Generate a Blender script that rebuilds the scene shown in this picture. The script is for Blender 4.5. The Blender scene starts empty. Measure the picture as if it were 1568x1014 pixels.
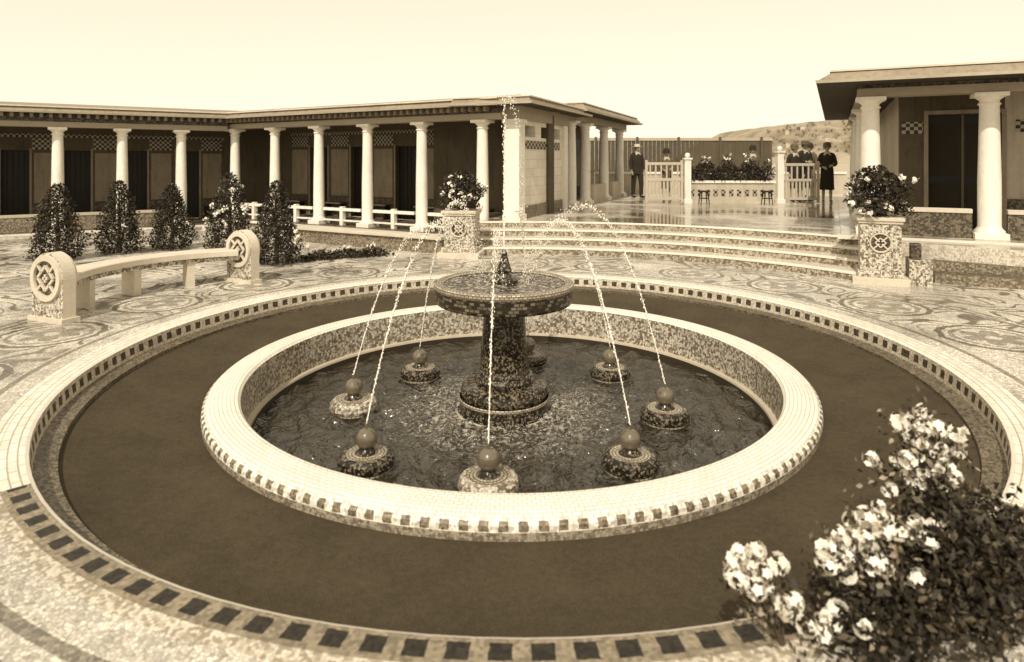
import bpy, bmesh, math, random
import numpy as np
from mathutils import Vector, Matrix
random.seed(7); rng=np.random.default_rng(7)
S=bpy.context.scene
pi=math.pi
def sep(v):
    k=1-min(1,v/0.8)
    return (v, v*(0.93-0.17*k), v*(0.80-0.36*k), 1)
# ------------------------------------------------------------ materials
class NT:
    def __init__(s,name):
        s.mat=bpy.data.materials.new(name); s.mat.use_nodes=True
        s.t=s.mat.node_tree; s.n=s.t.nodes; s.b=s.n['Principled BSDF']
        s.out=s.n['Material Output']
        s.tc=s.n.new('ShaderNodeTexCoord')
        s.obj=s.tc.outputs['Object']; s.uv=s.tc.outputs['UV']
    def L(s,a,sock):
        if isinstance(a,(int,float)): sock.default_value=a
        elif isinstance(a,tuple): sock.default_value=a
        else: s.t.links.new(a,sock)
    def m(s,op,a,b=0.0,c=0.0,clamp=False):
        n=s.n.new('ShaderNodeMath'); n.operation=op; n.use_clamp=clamp
        s.L(a,n.inputs[0]); s.L(b,n.inputs[1]); s.L(c,n.inputs[2]); return n.outputs[0]
    def noise(s,vec,scale,detail=3,rough=.5,dist=0):
        n=s.n.new('ShaderNodeTexNoise'); s.L(vec,n.inputs['Vector'])
        n.inputs['Scale'].default_value=scale; n.inputs['Detail'].default_value=detail
        n.inputs['Roughness'].default_value=rough; n.inputs['Distortion'].default_value=dist
        return n.outputs['Fac']
    def vor(s,vec,scale,feature='F1',out='Distance',rand=.8):
        n=s.n.new('ShaderNodeTexVoronoi'); n.feature=feature; s.L(vec,n.inputs['Vector'])
        n.inputs['Scale'].default_value=scale; n.inputs['Randomness'].default_value=rand
        return n.outputs[out]
    def mix(s,f,a,b):
        n=s.n.new('ShaderNodeMix'); n.data_type='RGBA'
        s.L(f,n.inputs[0]); s.L(a,n.inputs[6]); s.L(b,n.inputs[7]); return n.outputs[2]
    def scale(s,col,f):
        n=s.n.new('ShaderNodeVectorMath'); n.operation='SCALE'
        s.L(col if not isinstance(col,tuple) else col[:3],n.inputs[0]); s.L(f,n.inputs[3]); return n.outputs[0]
    def rampstep(s,x,lo,hi):
        n=s.n.new('ShaderNodeMapRange'); n.clamp=True
        s.L(x,n.inputs[0]); n.inputs[1].default_value=lo; n.inputs[2].default_value=hi
        return n.outputs[0]
    def xyz(s,vec):
        n=s.n.new('ShaderNodeSeparateXYZ'); s.L(vec,n.inputs[0]); return n.outputs
    def bump(s,h,strength=.3,dist=.01):
        n=s.n.new('ShaderNodeBump'); n.inputs['Strength'].default_value=strength
        n.inputs['Distance'].default_value=dist; s.L(h,n.inputs['Height']); s.t.links.new(n.outputs[0],s.b.inputs['Normal'])
    def fin(s,col,rough=.7,spec=.3):
        s.L(col,s.b.inputs['Base Color']); s.L(rough,s.b.inputs['Roughness'])
        s.b.inputs['Specular IOR Level'].default_value=spec
        return s.mat
def dirt(n,vec,amt=.35,s1=1.3,s2=14):
    a=n.noise(vec,s1,4,.6); b=n.noise(vec,s2,3,.6)
    q=n.m('ADD',n.m('MULTIPLY',a,.6),n.m('MULTIPLY',b,.4))
    return n.m('ADD',n.m('MULTIPLY',n.m('SUBTRACT',q,.5),amt*2.2),1.0)
def plain(name,v,rough=.7,amt=.3,s1=1.3,s2=18,bump=.15,fine=60,spec=.3):
    n=NT(name); f=dirt(n,n.obj,amt,s1,s2)
    if bump>.13: n.bump(n.noise(n.obj,fine,2,.6),bump,.01)
    return n.fin(n.scale(sep(v),f),rough,spec)
def streaky(name,v,amt=.3,streak=.35,rough=.65):
    n=NT(name); p=n.xyz(n.obj)
    cb=n.n.new('ShaderNodeCombineXYZ'); n.L(n.m('MULTIPLY',p[0],9.0),cb.inputs[0]); n.L(n.m('MULTIPLY',p[1],9.0),cb.inputs[1]); n.L(n.m('MULTIPLY',p[2],1.6),cb.inputs[2])
    s_=n.rampstep(n.noise(cb.outputs[0],1.0,4,.65),.48,.80)
    f=n.m('MULTIPLY',dirt(n,n.obj,amt,1.5,13),n.m('SUBTRACT',1.0,n.m('MULTIPLY',s_,streak)))
    return n.fin(n.scale(sep(v),f),rough,.3)
def mosaic(name,lo,hi,scale=38,frac=.5,amt=.3,rough=.45,grout=.5,soft=.25,blotch=.5,bs=11):
    n=NT(name)
    c=n.xyz(n.vor(n.obj,scale,'F1','Color',.7))[0]
    big=n.noise(n.obj,bs,2)
    t=n.rampstep(n.m('ADD',c,n.m('MULTIPLY',n.m('SUBTRACT',big,.5),blotch)),frac-soft,frac+soft)
    col=n.mix(t,sep(lo),sep(hi))
    e=n.rampstep(n.vor(n.obj,scale,'DISTANCE_TO_EDGE','Distance',.7),0.02,.12)
    col=n.mix(n.m('SUBTRACT',1.0,n.m('MULTIPLY',n.m('SUBTRACT',1.0,e),grout)),sep(lo*.6),col)
    col=n.scale(col,dirt(n,n.obj,amt))
    return n.fin(col,rough,.4)
def bricks(name,a,b,w,h,mort=.12,mv=.1,amt=.25,rough=.5,bias=0,off=.5,uv=True):
    n=NT(name); t=n.n.new('ShaderNodeTexBrick'); n.L(n.uv if uv else n.obj,t.inputs['Vector'])
    t.offset=off; t.inputs['Color1'].default_value=sep(a); t.inputs['Color2'].default_value=sep(b)
    t.inputs['Mortar'].default_value=sep(mv); t.inputs['Scale'].default_value=1
    t.inputs['Mortar Size'].default_value=mort*min(w,h); t.inputs['Brick Width'].default_value=w; t.inputs['Row Height'].default_value=h
    t.inputs['Bias'].default_value=bias; t.inputs['Mortar Smooth'].default_value=.3
    col=n.scale(t.outputs['Color'],dirt(n,n.obj,amt,2.1,25))
    return n.fin(col,rough,.4)
def squares(name,lo,hi,pitch,duty,v0,v1,amt=.25,vv=None):
    n=NT(name); u=n.xyz(n.uv)
    wob=n.m('MULTIPLY',n.m('SUBTRACT',n.noise(n.obj,30,1),.5),.014)
    fu=n.m('FRACT',n.m('DIVIDE',n.m('ADD',u[0],wob),pitch)); v_=n.m('ADD',u[1],n.m('MULTIPLY',wob,.8))
    a=n.m('LESS_THAN',fu,duty); b=n.m('GREATER_THAN',v_,v0); c=n.m('LESS_THAN',v_,v1)
    k=n.m('MULTIPLY',n.m('MULTIPLY',a,b),c)
    tess=n.xyz(n.vor(n.obj,60,'F1','Color',.6))[0]
    hi2=n.scale(sep(hi),n.m('ADD',.62,n.m('MULTIPLY',tess,.65)))
    lo2=n.scale(sep(lo),n.m('ADD',.4,n.m('MULTIPLY',tess,1.3)))
    return n.fin(n.scale(n.mix(k,hi2,lo2),dirt(n,n.obj,amt,2,20)),.5,.4)

CX,CY=.05,6.15
def plaza_mat():
    n=NT('plaza_mosaic'); p=n.xyz(n.obj)
    x=n.m('SUBTRACT',p[0],CX); y=n.m('SUBTRACT',p[1],CY)
    r=n.m('SQRT',n.m('ADD',n.m('MULTIPLY',x,x),n.m('MULTIPLY',y,y)))
    N=21; r0=4.80
    a=n.m('MULTIPLY',n.m('ARCTAN2',y,x),N/(2*pi))
    fa=n.m('SUBTRACT',n.m('FRACT',n.m('ADD',a,20.3)),.5)
    lx=n.m('MULTIPLY',fa,2*pi*r0/N); ly=n.m('SUBTRACT',r,r0)
    wob=n.m('MULTIPLY',n.m('SUBTRACT',n.noise(n.obj,9,2),.5),.09)
    d=n.m('ADD',n.m('SQRT',n.m('ADD',n.m('MULTIPLY',lx,lx),n.m('MULTIPLY',ly,ly))),wob)
    ringA=n.m('LESS_THAN',n.m('ABSOLUTE',n.m('SUBTRACT',d,.47)),.032)
    ringB=n.m('LESS_THAN',n.m('ABSOLUTE',n.m('SUBTRACT',d,.36)),.024)
    th=n.m('ARCTAN2',ly,lx)
    pet=n.m('LESS_THAN',d,n.m('ADD',.17,n.m('MULTIPLY',n.m('ABSOLUTE',n.m('SINE',n.m('MULTIPLY',th,3.0))),.13)))
    core=n.m('LESS_THAN',d,.07)
    pet=n.m('SUBTRACT',pet,core,clamp=True)
    inside=n.m('LESS_THAN',d,.52)
    med=n.m('MAXIMUM',n.m('MULTIPLY',ringA,.85),n.m('MAXIMUM',n.m('MULTIPLY',ringB,.6),n.m('MULTIPLY',pet,.6)))
    sn=n.noise(n.obj,1.25,1,.4,.9)
    sc=n.m('ABSOLUTE',n.m('SUBTRACT',n.m('FRACT',n.m('MULTIPLY',sn,8.0)),.5))
    scr=n.m('MULTIPLY',n.m('SUBTRACT',1.0,n.rampstep(sc,.09,.2)),n.m('SUBTRACT',1.0,inside))
    scr=n.m('MULTIPLY',scr,n.m('GREATER_THAN',r,4.22))
    scr=n.m('MULTIPLY',scr,n.rampstep(n.noise(n.obj,.6,2),.32,.5))
    b1=n.m('LESS_THAN',n.m('ABSOLUTE',n.m('SUBTRACT',r,4.17)),.028)
    b2=n.m('LESS_THAN',n.m('ABSOLUTE',n.m('SUBTRACT',r,5.46)),.03)
    b3=n.m('LESS_THAN',n.m('ABSOLUTE',n.m('SUBTRACT',r,5.58)),.02)
    lines=n.m('MAXIMUM',b1,n.m('MAXIMUM',b2,b3))
    pat=n.m('MAXIMUM',med,n.m('MAXIMUM',n.m('MULTIPLY',scr,.85),n.m('MULTIPLY',lines,.7)))
    tess=n.xyz(n.vor(n.obj,52,'F1','Color',.75))[0]
    e=n.rampstep(n.vor(n.obj,52,'DISTANCE_TO_EDGE','Distance',.75),0.0,.14)
    light=n.scale(sep(.70),n.m('ADD',.58,n.m('MULTIPLY',tess,.62)))
    dark=n.scale(sep(.10),n.m('ADD',.4,n.m('MULTIPLY',tess,1.1)))
    col=n.mix(n.m('MULTIPLY',pat,1.0,clamp=True),light,dark)
    col=n.mix(n.m('ADD',.4,n.m('MULTIPLY',e,.6)),sep(.10),col)
    big=n.noise(n.obj,.8,4,.65)
    col=n.scale(col,n.m('ADD',.25,n.m('MULTIPLY',big,1.4)))
    wet=n.rampstep(big,.42,.6)
    rough=n.m('ADD',.18,n.m('MULTIPLY',wet,.4))
    return n.fin(col,rough,.5)
M={}
M['plaza']=plaza_mat()
M['sand']=plain('sand',.42,.9,.3,.05,.6,.3,8)
M['kerbtop']=bricks('kerb_tiles',.78,.66,.16,.05,.10,.36,.35)
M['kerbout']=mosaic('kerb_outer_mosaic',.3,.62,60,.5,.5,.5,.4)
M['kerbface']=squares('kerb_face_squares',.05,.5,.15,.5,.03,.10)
M['kerbsq']=squares('kerb_top_squares',.02,.24,.16,.56,.03,.115)
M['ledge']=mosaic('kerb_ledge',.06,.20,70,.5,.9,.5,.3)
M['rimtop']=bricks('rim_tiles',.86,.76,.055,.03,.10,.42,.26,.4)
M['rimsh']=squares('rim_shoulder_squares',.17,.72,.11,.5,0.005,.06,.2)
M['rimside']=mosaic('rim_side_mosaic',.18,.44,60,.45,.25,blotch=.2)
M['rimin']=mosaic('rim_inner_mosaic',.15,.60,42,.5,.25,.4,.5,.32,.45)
M['rimdark']=plain('rim_wet_stone',.04,.3,.4)
M['rimline']=plain('rim_ledge_stone',.45,.5,.3)
M['pool']=plain('pool_bottom',.06,.6)
M['dkmos']=mosaic('fountain_dark_mosaic',.014,.20,62,.68,.3,.22,.5,.18,.35)
M['bowlband']=bricks('bowl_band_tiles',.022,.34,.05,.03,.16,.03,.3,.25,-.4)
M['bowllite']=bricks('bowl_rim_tiles',.30,.5,.04,.025,.2,.08,.3,.35)
def lawn():
    n=NT('lawn_grass')
    a=n.noise(n.obj,150,3,.7); b=n.noise(n.obj,2.2,4,.6); c=n.noise(n.obj,22,2,.6)
    f=n.m('MULTIPLY',n.m('ADD',-.05,n.m('MULTIPLY',a,2.1)),n.m('ADD',.35,n.m('ADD',n.m('MULTIPLY',b,.8),n.m('MULTIPLY',c,.5))))
    n.bump(a,.7,.012)
    return n.fin(n.scale(sep(.075),f),.95,.1)
M['lawn']=lawn()
def water():
    n=NT('water'); p=n.xyz(n.obj)
    x=n.m('ADD',p[0],.075); y=n.m('SUBTRACT',p[1],6.17)
    r=n.m('SQRT',n.m('ADD',n.m('MULTIPLY',x,x),n.m('MULTIPLY',y,y)))
    h=n.m('ADD',n.noise(n.obj,7,2,.5,.8),n.m('MULTIPLY',n.noise(n.obj,24,2,.5,.3),.3))
    n.bump(h,1.0,.08)
    foam=n.m('MULTIPLY',n.rampstep(n.noise(n.obj,26,3,.7),.47,.66),n.m('SUBTRACT',1.0,n.rampstep(r,.5,1.25)))
    f=n.noise(n.obj,2.0,2)
    n.b.inputs['IOR'].default_value=1.6
    return n.fin(n.mix(n.m('MULTIPLY',foam,.85),n.mix(f,sep(.012),sep(.05)),sep(.6)),n.m('ADD',.05,n.m('MULTIPLY',foam,.4)),.8)
M['water']=water()
def glaze(name,v,r=.12):
    n=NT(name); return n.fin(n.scale(sep(v),dirt(n,n.obj,.6,8,40)),r,1.0)
M['ball']=glaze('glazed_ball',.13,.16)
n=NT('water_spray'); M['spray']=n.fin(sep(.95),.25,.6)
M['white']=streaky('white_limewash',.80,.24,.2)
M['wall']=streaky('rendered_wall',.50,.3,.25,.75)
M['cwall']=bricks('pavilion_block_wall',.78,.70,.5,.2,.03,.55,.3,.7,0,.5)
M['shadewall']=streaky('gallery_wall',.10,.5,.4,.8)  # base colour lowered so the gallery's interior shade is painted in
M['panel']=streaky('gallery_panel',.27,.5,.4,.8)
M['door']=plain('door_wood',.012,.5,.4,2,30)
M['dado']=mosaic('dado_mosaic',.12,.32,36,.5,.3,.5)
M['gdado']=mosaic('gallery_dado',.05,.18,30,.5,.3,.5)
M['roof']=streaky('roof_fascia',.28,.5,.4,.7)
M['roofedge']=plain('roof_edge_cement',.5,.7,.45,1.0,9,.1,40)
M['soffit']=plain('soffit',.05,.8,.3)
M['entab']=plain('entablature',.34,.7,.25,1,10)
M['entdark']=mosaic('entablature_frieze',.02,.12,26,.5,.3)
M['rail']=plain('railing_paint',.48,.7,.3,1,10,.1)
def checker(name,lo,hi,s):
    n=NT(name); c=n.n.new('ShaderNodeTexChecker'); n.L(n.uv,c.inputs[0]); c.inputs['Scale'].default_value=s
    c.inputs[1].default_value=sep(lo); c.inputs[2].default_value=sep(hi)
    return n.fin(n.scale(c.outputs[0],dirt(n,n.obj,.3,3,20)),.5)
M['check']=checker('checker_frieze',.02,.38,14)
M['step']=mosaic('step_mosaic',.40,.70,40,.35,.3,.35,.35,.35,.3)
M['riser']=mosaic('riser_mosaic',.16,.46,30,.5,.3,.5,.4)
M['stepedge']=plain('step_nosing',.70,.6,.3,1.3,18,.1)
def terr():
    n=NT('wet_terrace'); 
    a=n.noise(n.obj,.55,4,.6,.8)
    tess=n.xyz(n.vor(n.obj,22,'F1','Color',.7))[0]
    col=n.scale(n.mix(n.rampstep(a,.38,.62),sep(.18),sep(.58)),n.m('ADD',.7,n.m('MULTIPLY',tess,.4)))
    n.bump(n.noise(n.obj,14,2),.08,.01)
    return n.fin(col,n.m('ADD',.06,n.m('MULTIPLY',n.rampstep(a,.4,.65),.3)),.8)
M['terrace']=terr()
M['stone']=plain('carved_stone',.58,.7,.35,2,25,.35,70)
M['stonemos']=mosaic('plinth_mosaic',.14,.66,42,.42,.25,.5,.5,.3)
M['stonedark']=mosaic('plinth_dark_mosaic',.03,.13,34,.5,.25)
def leafm(name,v):
    n=NT(name); f=n.noise(n.obj,7,2); g=n.noise(n.obj,60,1)
    n.fin(n.scale(sep(v),n.m('MULTIPLY',n.m('ADD',.3,n.m('MULTIPLY',f,1.4)),n.m('ADD',.5,g))),.55,.25)
    return n.mat
M['leafd']=leafm('leaf_dark',.026); M['leafm']=leafm('leaf_mid',.05); M['leafl']=leafm('leaf_light',.12)
M['leafp']=leafm('leaf_pale',.30)
n=NT('petal'); M['petal']=n.fin(n.scale(sep(.85),n.m('ADD',.75,n.m('MULTIPLY',n.noise(n.obj,30,2),.45))),.6,.2)
M['bark']=plain('bark',.08,.9,.5,6,40,.5,60)
M['fence']=plain('dark_fence_boards',.09,.8,.5,2,20)
M['fencel']=plain('fence_cap',.4,.8,.3)
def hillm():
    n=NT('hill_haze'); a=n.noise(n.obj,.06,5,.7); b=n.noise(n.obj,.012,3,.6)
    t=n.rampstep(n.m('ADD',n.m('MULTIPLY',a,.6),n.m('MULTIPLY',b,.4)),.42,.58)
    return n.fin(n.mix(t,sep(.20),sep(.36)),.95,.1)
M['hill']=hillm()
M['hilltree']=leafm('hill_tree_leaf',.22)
M['house']=plain('far_house',.5,.9,.3,.1,1,.1)
M['skin']=plain('skin',.45,.6,.1,1,5,.1); M['hair']=plain('hair',.04,.5,.3,1,5,.1)
M['cloth_d']=plain('dark_wool',.03,.9,.4,6,60); M['cloth_m']=plain('brown_wool',.12,.9,.4,6,60); M['cloth_l']=plain('linen',.62,.9,.2,6,60)
M['shoe']=plain('shoe_leather',.02,.35,.2,1,5,.1)
# ------------------------------------------------------------ mesh builder
class MB:
    def __init__(s): s.v=[];s.f=[];s.m=[];s.uv=[];s.sm=[];s.mats=[]
    def mi(s,k):
        if k not in s.mats: s.mats.append(k)
        return s.mats.index(k)
    def face(s,idx,mat,uv=None,smooth=False):
        s.f.append(tuple(idx)); s.m.append(s.mi(mat)); s.sm.append(smooth)
        s.uv.extend(uv if uv else [(0,0)]*len(idx))
    def av(s,p): s.v.append(tuple(p)); return len(s.v)-1
    def quad(s,pts,mat,uv=None,smooth=False):
        s.face([s.av(p) for p in pts],mat,uv or [(0,0),(1,0),(1,1),(0,1)][:len(pts)],smooth)
    def box(s,fr,u0,u1,v0,v1,z0,z1,mat,top=None,bev=0):
        P=lambda u,v,z:fr(u,v,z)
        c=[P(u0,v0,z0),P(u1,v0,z0),P(u1,v1,z0),P(u0,v1,z0),P(u0,v0,z1),P(u1,v0,z1),P(u1,v1,z1),P(u0,v1,z1)]
        i=[s.av(p) for p in c]
        F=[((0,1,5,4),[(u0,z0),(u1,z0),(u1,z1),(u0,z1)]),((1,2,6,5),[(v0,z0),(v1,z0),(v1,z1),(v0,z1)]),
           ((2,3,7,6),[(u1,z0),(u0,z0),(u0,z1),(u1,z1)]),((3,0,4,7),[(v1,z0),(v0,z0),(v0,z1),(v1,z1)]),
           ((4,5,6,7),[(u0,v0),(u1,v0),(u1,v1),(u0,v1)]),((3,2,1,0),[(u0,v1),(u1,v1),(u1,v0),(u0,v0)])]
        for k,(q,uv) in enumerate(F): s.face([i[j] for j in q],(top if (top and k==4) else mat),uv)
    def frustum(s,fr,r0,z0,r1,z1,mat,top=None,bot=None):
        a=[(r0[0],r0[2]),(r0[1],r0[2]),(r0[1],r0[3]),(r0[0],r0[3])]
        b=[(r1[0],r1[2]),(r1[1],r1[2]),(r1[1],r1[3]),(r1[0],r1[3])]
        A=[s.av(fr(u,v,z0)) for u,v in a]; B=[s.av(fr(u,v,z1)) for u,v in b]
        for k in range(4): s.face([A[k],A[(k+1)%4],B[(k+1)%4],B[k]],mat,[(0,0),(1,0),(1,1),(0,1)])
        s.face(B,top or mat); s.face(A[::-1],bot or mat)
    def lathe(s,c,prof,mats,seg=64,a0=0,a1=2*pi,Rr=None,smooth=True,ell=(1,1),axis=None,vstart=0):
        closed=abs(a1-a0-2*pi)<1e-6
        n=seg if closed else seg+1
        if not isinstance(mats,list): mats=[mats]*(len(prof)-1)
        acc=[vstart]
        for k in range(1,len(prof)): acc.append(acc[-1]+math.hypot(prof[k][0]-prof[k-1][0],prof[k][1]-prof[k-1][1]))
        Rr=Rr or max(p[0] for p in prof)
        for k in range(len(prof)-1):
            ring=[]
            for (r,z) in (prof[k],prof[k+1]):
                row=[]
                for j in range(n):
                    a=a0+(a1-a0)*j/seg
                    p=Vector((r*math.cos(a)*ell[0],r*math.sin(a)*ell[1],z))
                    if axis is not None: p=axis@p
                    row.append(s.av((c[0]+p.x,c[1]+p.y,c[2]+p.z)))
                ring.append(row)
            v0=acc[k];v1=acc[k+1]
            for j in range(seg):
                j2=(j+1)%n
                ua=(a0+(a1-a0)*j/seg)*Rr; ub=(a0+(a1-a0)*(j+1)/seg)*Rr
                s.face([ring[0][j],ring[0][j2],ring[1][j2],ring[1][j]],mats[k],[(ua,v0),(ub,v0),(ub,v1),(ua,v1)],smooth)
    def disc(s,c,r,z,mat,seg=48,axis=None):
        ps=[]
        for j in range(seg):
            a=2*pi*j/seg; p=Vector((r*math.cos(a),r*math.sin(a),z))
            if axis is not None: p=axis@p
            ps.append(s.av((c[0]+p.x,c[1]+p.y,c[2]+p.z)))
        s.face(ps,mat)
    def sphere(s,c,r,mat,seg=20,rings=12,sc=(1,1,1)):
        prof=[(max(1e-4,r*math.sin(pi*k/rings)),-r*math.cos(pi*k/rings)) for k in range(rings+1)]
        s.lathe(c,[(p[0],p[1]*sc[2]) for p in prof],mat,seg,ell=(sc[0],sc[1]))
    def tube(s,pts,rad,mat,seg=6):
        prev=None
        for k,p in enumerate(pts):
            p=Vector(p); d=(Vector(pts[min(k+1,len(pts)-1)])-Vector(pts[max(k-1,0)])).normalized()
            up=Vector((0,0,1)) if abs(d.z)<.9 else Vector((1,0,0))
            a=d.cross(up).normalized(); b=a.cross(d)
            r=rad[k] if isinstance(rad,(list,tuple)) else rad
            row=[s.av(p+a*r*math.cos(2*pi*j/seg)+b*r*math.sin(2*pi*j/seg)) for j in range(seg)]
            if prev:
                for j in range(seg): s.face([prev[j],prev[(j+1)%seg],row[(j+1)%seg],row[j]],mat,None,True)
            prev=row
    def leaves(s,P,size,mats,w,asp=.55,up=None):
        N=len(P)
        d=rng.normal(size=(N,3)); d/=np.linalg.norm(d,axis=1)[:,None]
        e=rng.normal(size=(N,3)); e-= (e*d).sum(1)[:,None]*d; e/=np.linalg.norm(e,axis=1)[:,None]
        sz=size*rng.uniform(.6,1.35,N)[:,None]
        A=P-d*sz; B=P+e*sz*asp+d*sz*.1; C=P+d*sz; D=P-e*sz*asp+d*sz*.1
        ch=rng.choice(len(mats),N,p=w)
        for k in range(N):
            i=len(s.v); s.v.extend([tuple(A[k]),tuple(B[k]),tuple(C[k]),tuple(D[k])])
            s.face((i,i+1,i+2,i+3),mats[ch[k]])
    def done(s,name,parent=None,bevel=0,recalc=True):
        me=bpy.data.meshes.new(name); me.from_pydata(s.v,[],s.f)
        for k in s.mats: me.materials.append(M[k])
        me.polygons.foreach_set('material_index',s.m); me.polygons.foreach_set('use_smooth',s.sm)
        uvl=me.uv_layers.new(name='UVMap'); uvl.data.foreach_set('uv',[c for t in s.uv for c in t])
        me.update()
        if bevel:
            bm=bmesh.new(); bm.from_mesh(me); bmesh.ops.remove_doubles(bm,verts=bm.verts,dist=1e-5); bm.to_mesh(me); bm.free()
        ob=bpy.data.objects.new(name,me); S.collection.objects.link(ob)
        if bevel:
            b=ob.modifiers.new('bevel','BEVEL'); b.width=bevel; b.segments=2; b.limit_method='ANGLE'; b.angle_limit=.8
        if parent: ob.parent=parent
        return ob
def empty(name,loc=(0,0,0)):
    e=bpy.data.objects.new(name,None); S.collection.objects.link(e); e.empty_display_size=.2; return e
def frame(ox,oy,ux,uy,vx=None,vy=None):
    l=math.hypot(ux,uy); ux/=l; uy/=l
    if vx is None: vx,vy=-uy,ux
    return lambda u,v,z:(ox+u*ux+v*vx, oy+u*uy+v*vy, z)
# ------------------------------------------------------------ ground
g=MB()
radii=[3.955,4.6,5.5,7,9,12,16,22,30,60,150,400,1000,3000]
for k in range(len(radii)-1):
    g.lathe((CX,CY,0),[(radii[k],0),(radii[k+1],0)],'plaza' if radii[k]<25 else 'sand',96,smooth=False)
g.done('ground')
k=MB()
near0,near1=math.radians(224),math.radians(312)
k.lathe((CX,CY,0),[(3.97,-.05),(3.97,.004),(3.90,.004)],'kerbout',60,near0,near1,Rr=3.9,smooth=False)
k.lathe((CX,CY,0),[(3.97,-.05),(3.97,.004),(3.90,.004)],'kerbtop',120,near1,near0+2*pi,Rr=3.9,smooth=False)
k.lathe((CX,CY,0),[(3.90,.004),(3.765,.004)],'kerbsq',60,near0,near1,Rr=3.9,smooth=False)
k.lathe((CX,CY,0),[(3.90,.004),(3.765,.004)],'kerbtop',120,near1,near0+2*pi,Rr=3.9,smooth=False)
k.lathe((CX,CY,0),[(3.765,.004),(3.745,-.006)],'stepedge',128,Rr=3.9)
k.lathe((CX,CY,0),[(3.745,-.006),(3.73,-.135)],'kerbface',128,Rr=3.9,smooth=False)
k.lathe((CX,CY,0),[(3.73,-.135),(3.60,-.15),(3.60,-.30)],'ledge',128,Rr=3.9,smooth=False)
k.done('kerb')
l=MB()
prof=[(2.6,-.29),(2.8,-.275),(3.0,-.262),(3.25,-.235),(3.64,-.175)]
l.lathe((CX*.5,6.16,0),prof,'lawn',128)
l.done('lawn')
# ------------------------------------------------------------ fountain
F=empty('fountain'); FC=(0,6.17,0)
b=MB()
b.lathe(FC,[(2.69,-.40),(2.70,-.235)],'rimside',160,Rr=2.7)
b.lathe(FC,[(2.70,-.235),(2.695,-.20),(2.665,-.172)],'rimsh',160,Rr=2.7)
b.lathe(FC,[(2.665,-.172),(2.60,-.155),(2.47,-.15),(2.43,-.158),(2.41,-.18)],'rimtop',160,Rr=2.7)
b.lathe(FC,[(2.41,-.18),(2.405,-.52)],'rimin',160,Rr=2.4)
b.lathe(FC,[(2.405,-.52),(2.36,-.525),(2.355,-.545)],'rimline',160)
b.lathe(FC,[(2.355,-.545),(2.35,-.9)],'rimdark',160)
b.lathe(FC,[(2.36,-.85),(.01,-.85)],'pool',64)
b.done('basin_rim',F)
PC=(-.075,6.17)
balls=[(-.17,4.62),(.914,4.95),(1.40,5.86),(1.076,7.03),(.19,7.50),(-1.01,7.03),(-1.51,6.10),(-1.13,4.97)]
wm=bpy.data.meshes.new('water'); nr,na=130,320
rr=np.linspace(.02,2.353,nr); aa=np.linspace(0,2*pi,na,endpoint=False)
R,A=np.meshgrid(rr,aa,indexing='ij'); X=R*np.cos(A); Y=6.17+R*np.sin(A)
Z=np.zeros_like(X)
src=[(x,y,.010,32) for x,y in balls]+[(PC[0]+.3*math.cos(t),PC[1]+.55*math.sin(t),.008,28) for t in (0,1.3,2.6,4,5.2)]
for sx,sy,am,fr in src:
    d=np.hypot(X-sx,Y-sy); Z+=am*np.sin(d*fr+sx*9)*np.exp(-d*1.3)
for q in range(26):
    th=rng.uniform(0,2*pi); fr=rng.uniform(9,26); Z+=.0036*np.sin((X*math.cos(th)+Y*math.sin(th))*fr+rng.uniform(0,6)+1.5*np.sin(X*3+q)+1.2*np.cos(Y*2.3+q))
Z+=-.60
vs=np.stack([X,Y,Z],-1).reshape(-1,3)
fs=[(i*na+j,i*na+(j+1)%na,(i+1)*na+(j+1)%na,(i+1)*na+j) for i in range(nr-1) for j in range(na)]
wm.from_pydata(vs.tolist(),[],fs); wm.materials.append(M['water'])
wm.polygons.foreach_set('use_smooth',[True]*len(fs))
wo=bpy.data.objects.new('water_surface',wm); S.collection.objects.link(wo); wo.parent=F
b=MB(); pc=(PC[0],PC[1],0)
b.lathe(pc,[(.47,-.9),(.47,-.66),(.45,-.60)],'rimline',48)
b.lathe(pc,[(.43,-.62),(.43,-.50)],'dkmos',48)
b.lathe(pc,[(.43,-.50),(.44,-.485),(.43,-.465)],'bowllite',48)
b.lathe(pc,[(.41,-.465),(.42,-.42),(.405,-.37),(.36,-.34),(.28,-.33)],'dkmos',48)
b.lathe(pc,[(.28,-.33),(.29,-.30),(.27,-.26),(.25,-.25)],'dkmos',48)
b.lathe(pc,[(.25,-.25),(.235,-.2),(.22,0),(.205,.2),(.20,.30),(.22,.345),(.30,.37)],'dkmos',48)
b.lathe(pc,[(.30,.37),(.45,.385),(.60,.415),(.645,.43)],'dkmos',64)
b.lathe(pc,[(.645,.43),(.655,.45),(.66,.56)],'bowlband',96,Rr=.66)
b.lathe(pc,[(.66,.56),(.672,.575),(.672,.605),(.655,.62),(.60,.622),(.585,.61)],'bowllite',96,Rr=.66)
b.lathe(pc,[(.585,.61),(.56,.585),(.3,.57),(.02,.575)],'dkmos',64)
b.done('pedestal_bowl',F)
b=MB(); b.lathe(pc,[(.578,.602),(.01,.604)],'water',64); b.done('bowl_water',F)
b=MB(); b.lathe(pc,[(.13,.60),(.135,.64),(.11,.66),(.075,.67),(.06,.70),(.072,.73),(.055,.78),(.035,.85),(.028,.87),(.03,.89),(.015,.92),(.004,.93)],'dkmos',24); b.done('finial',F)
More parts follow.
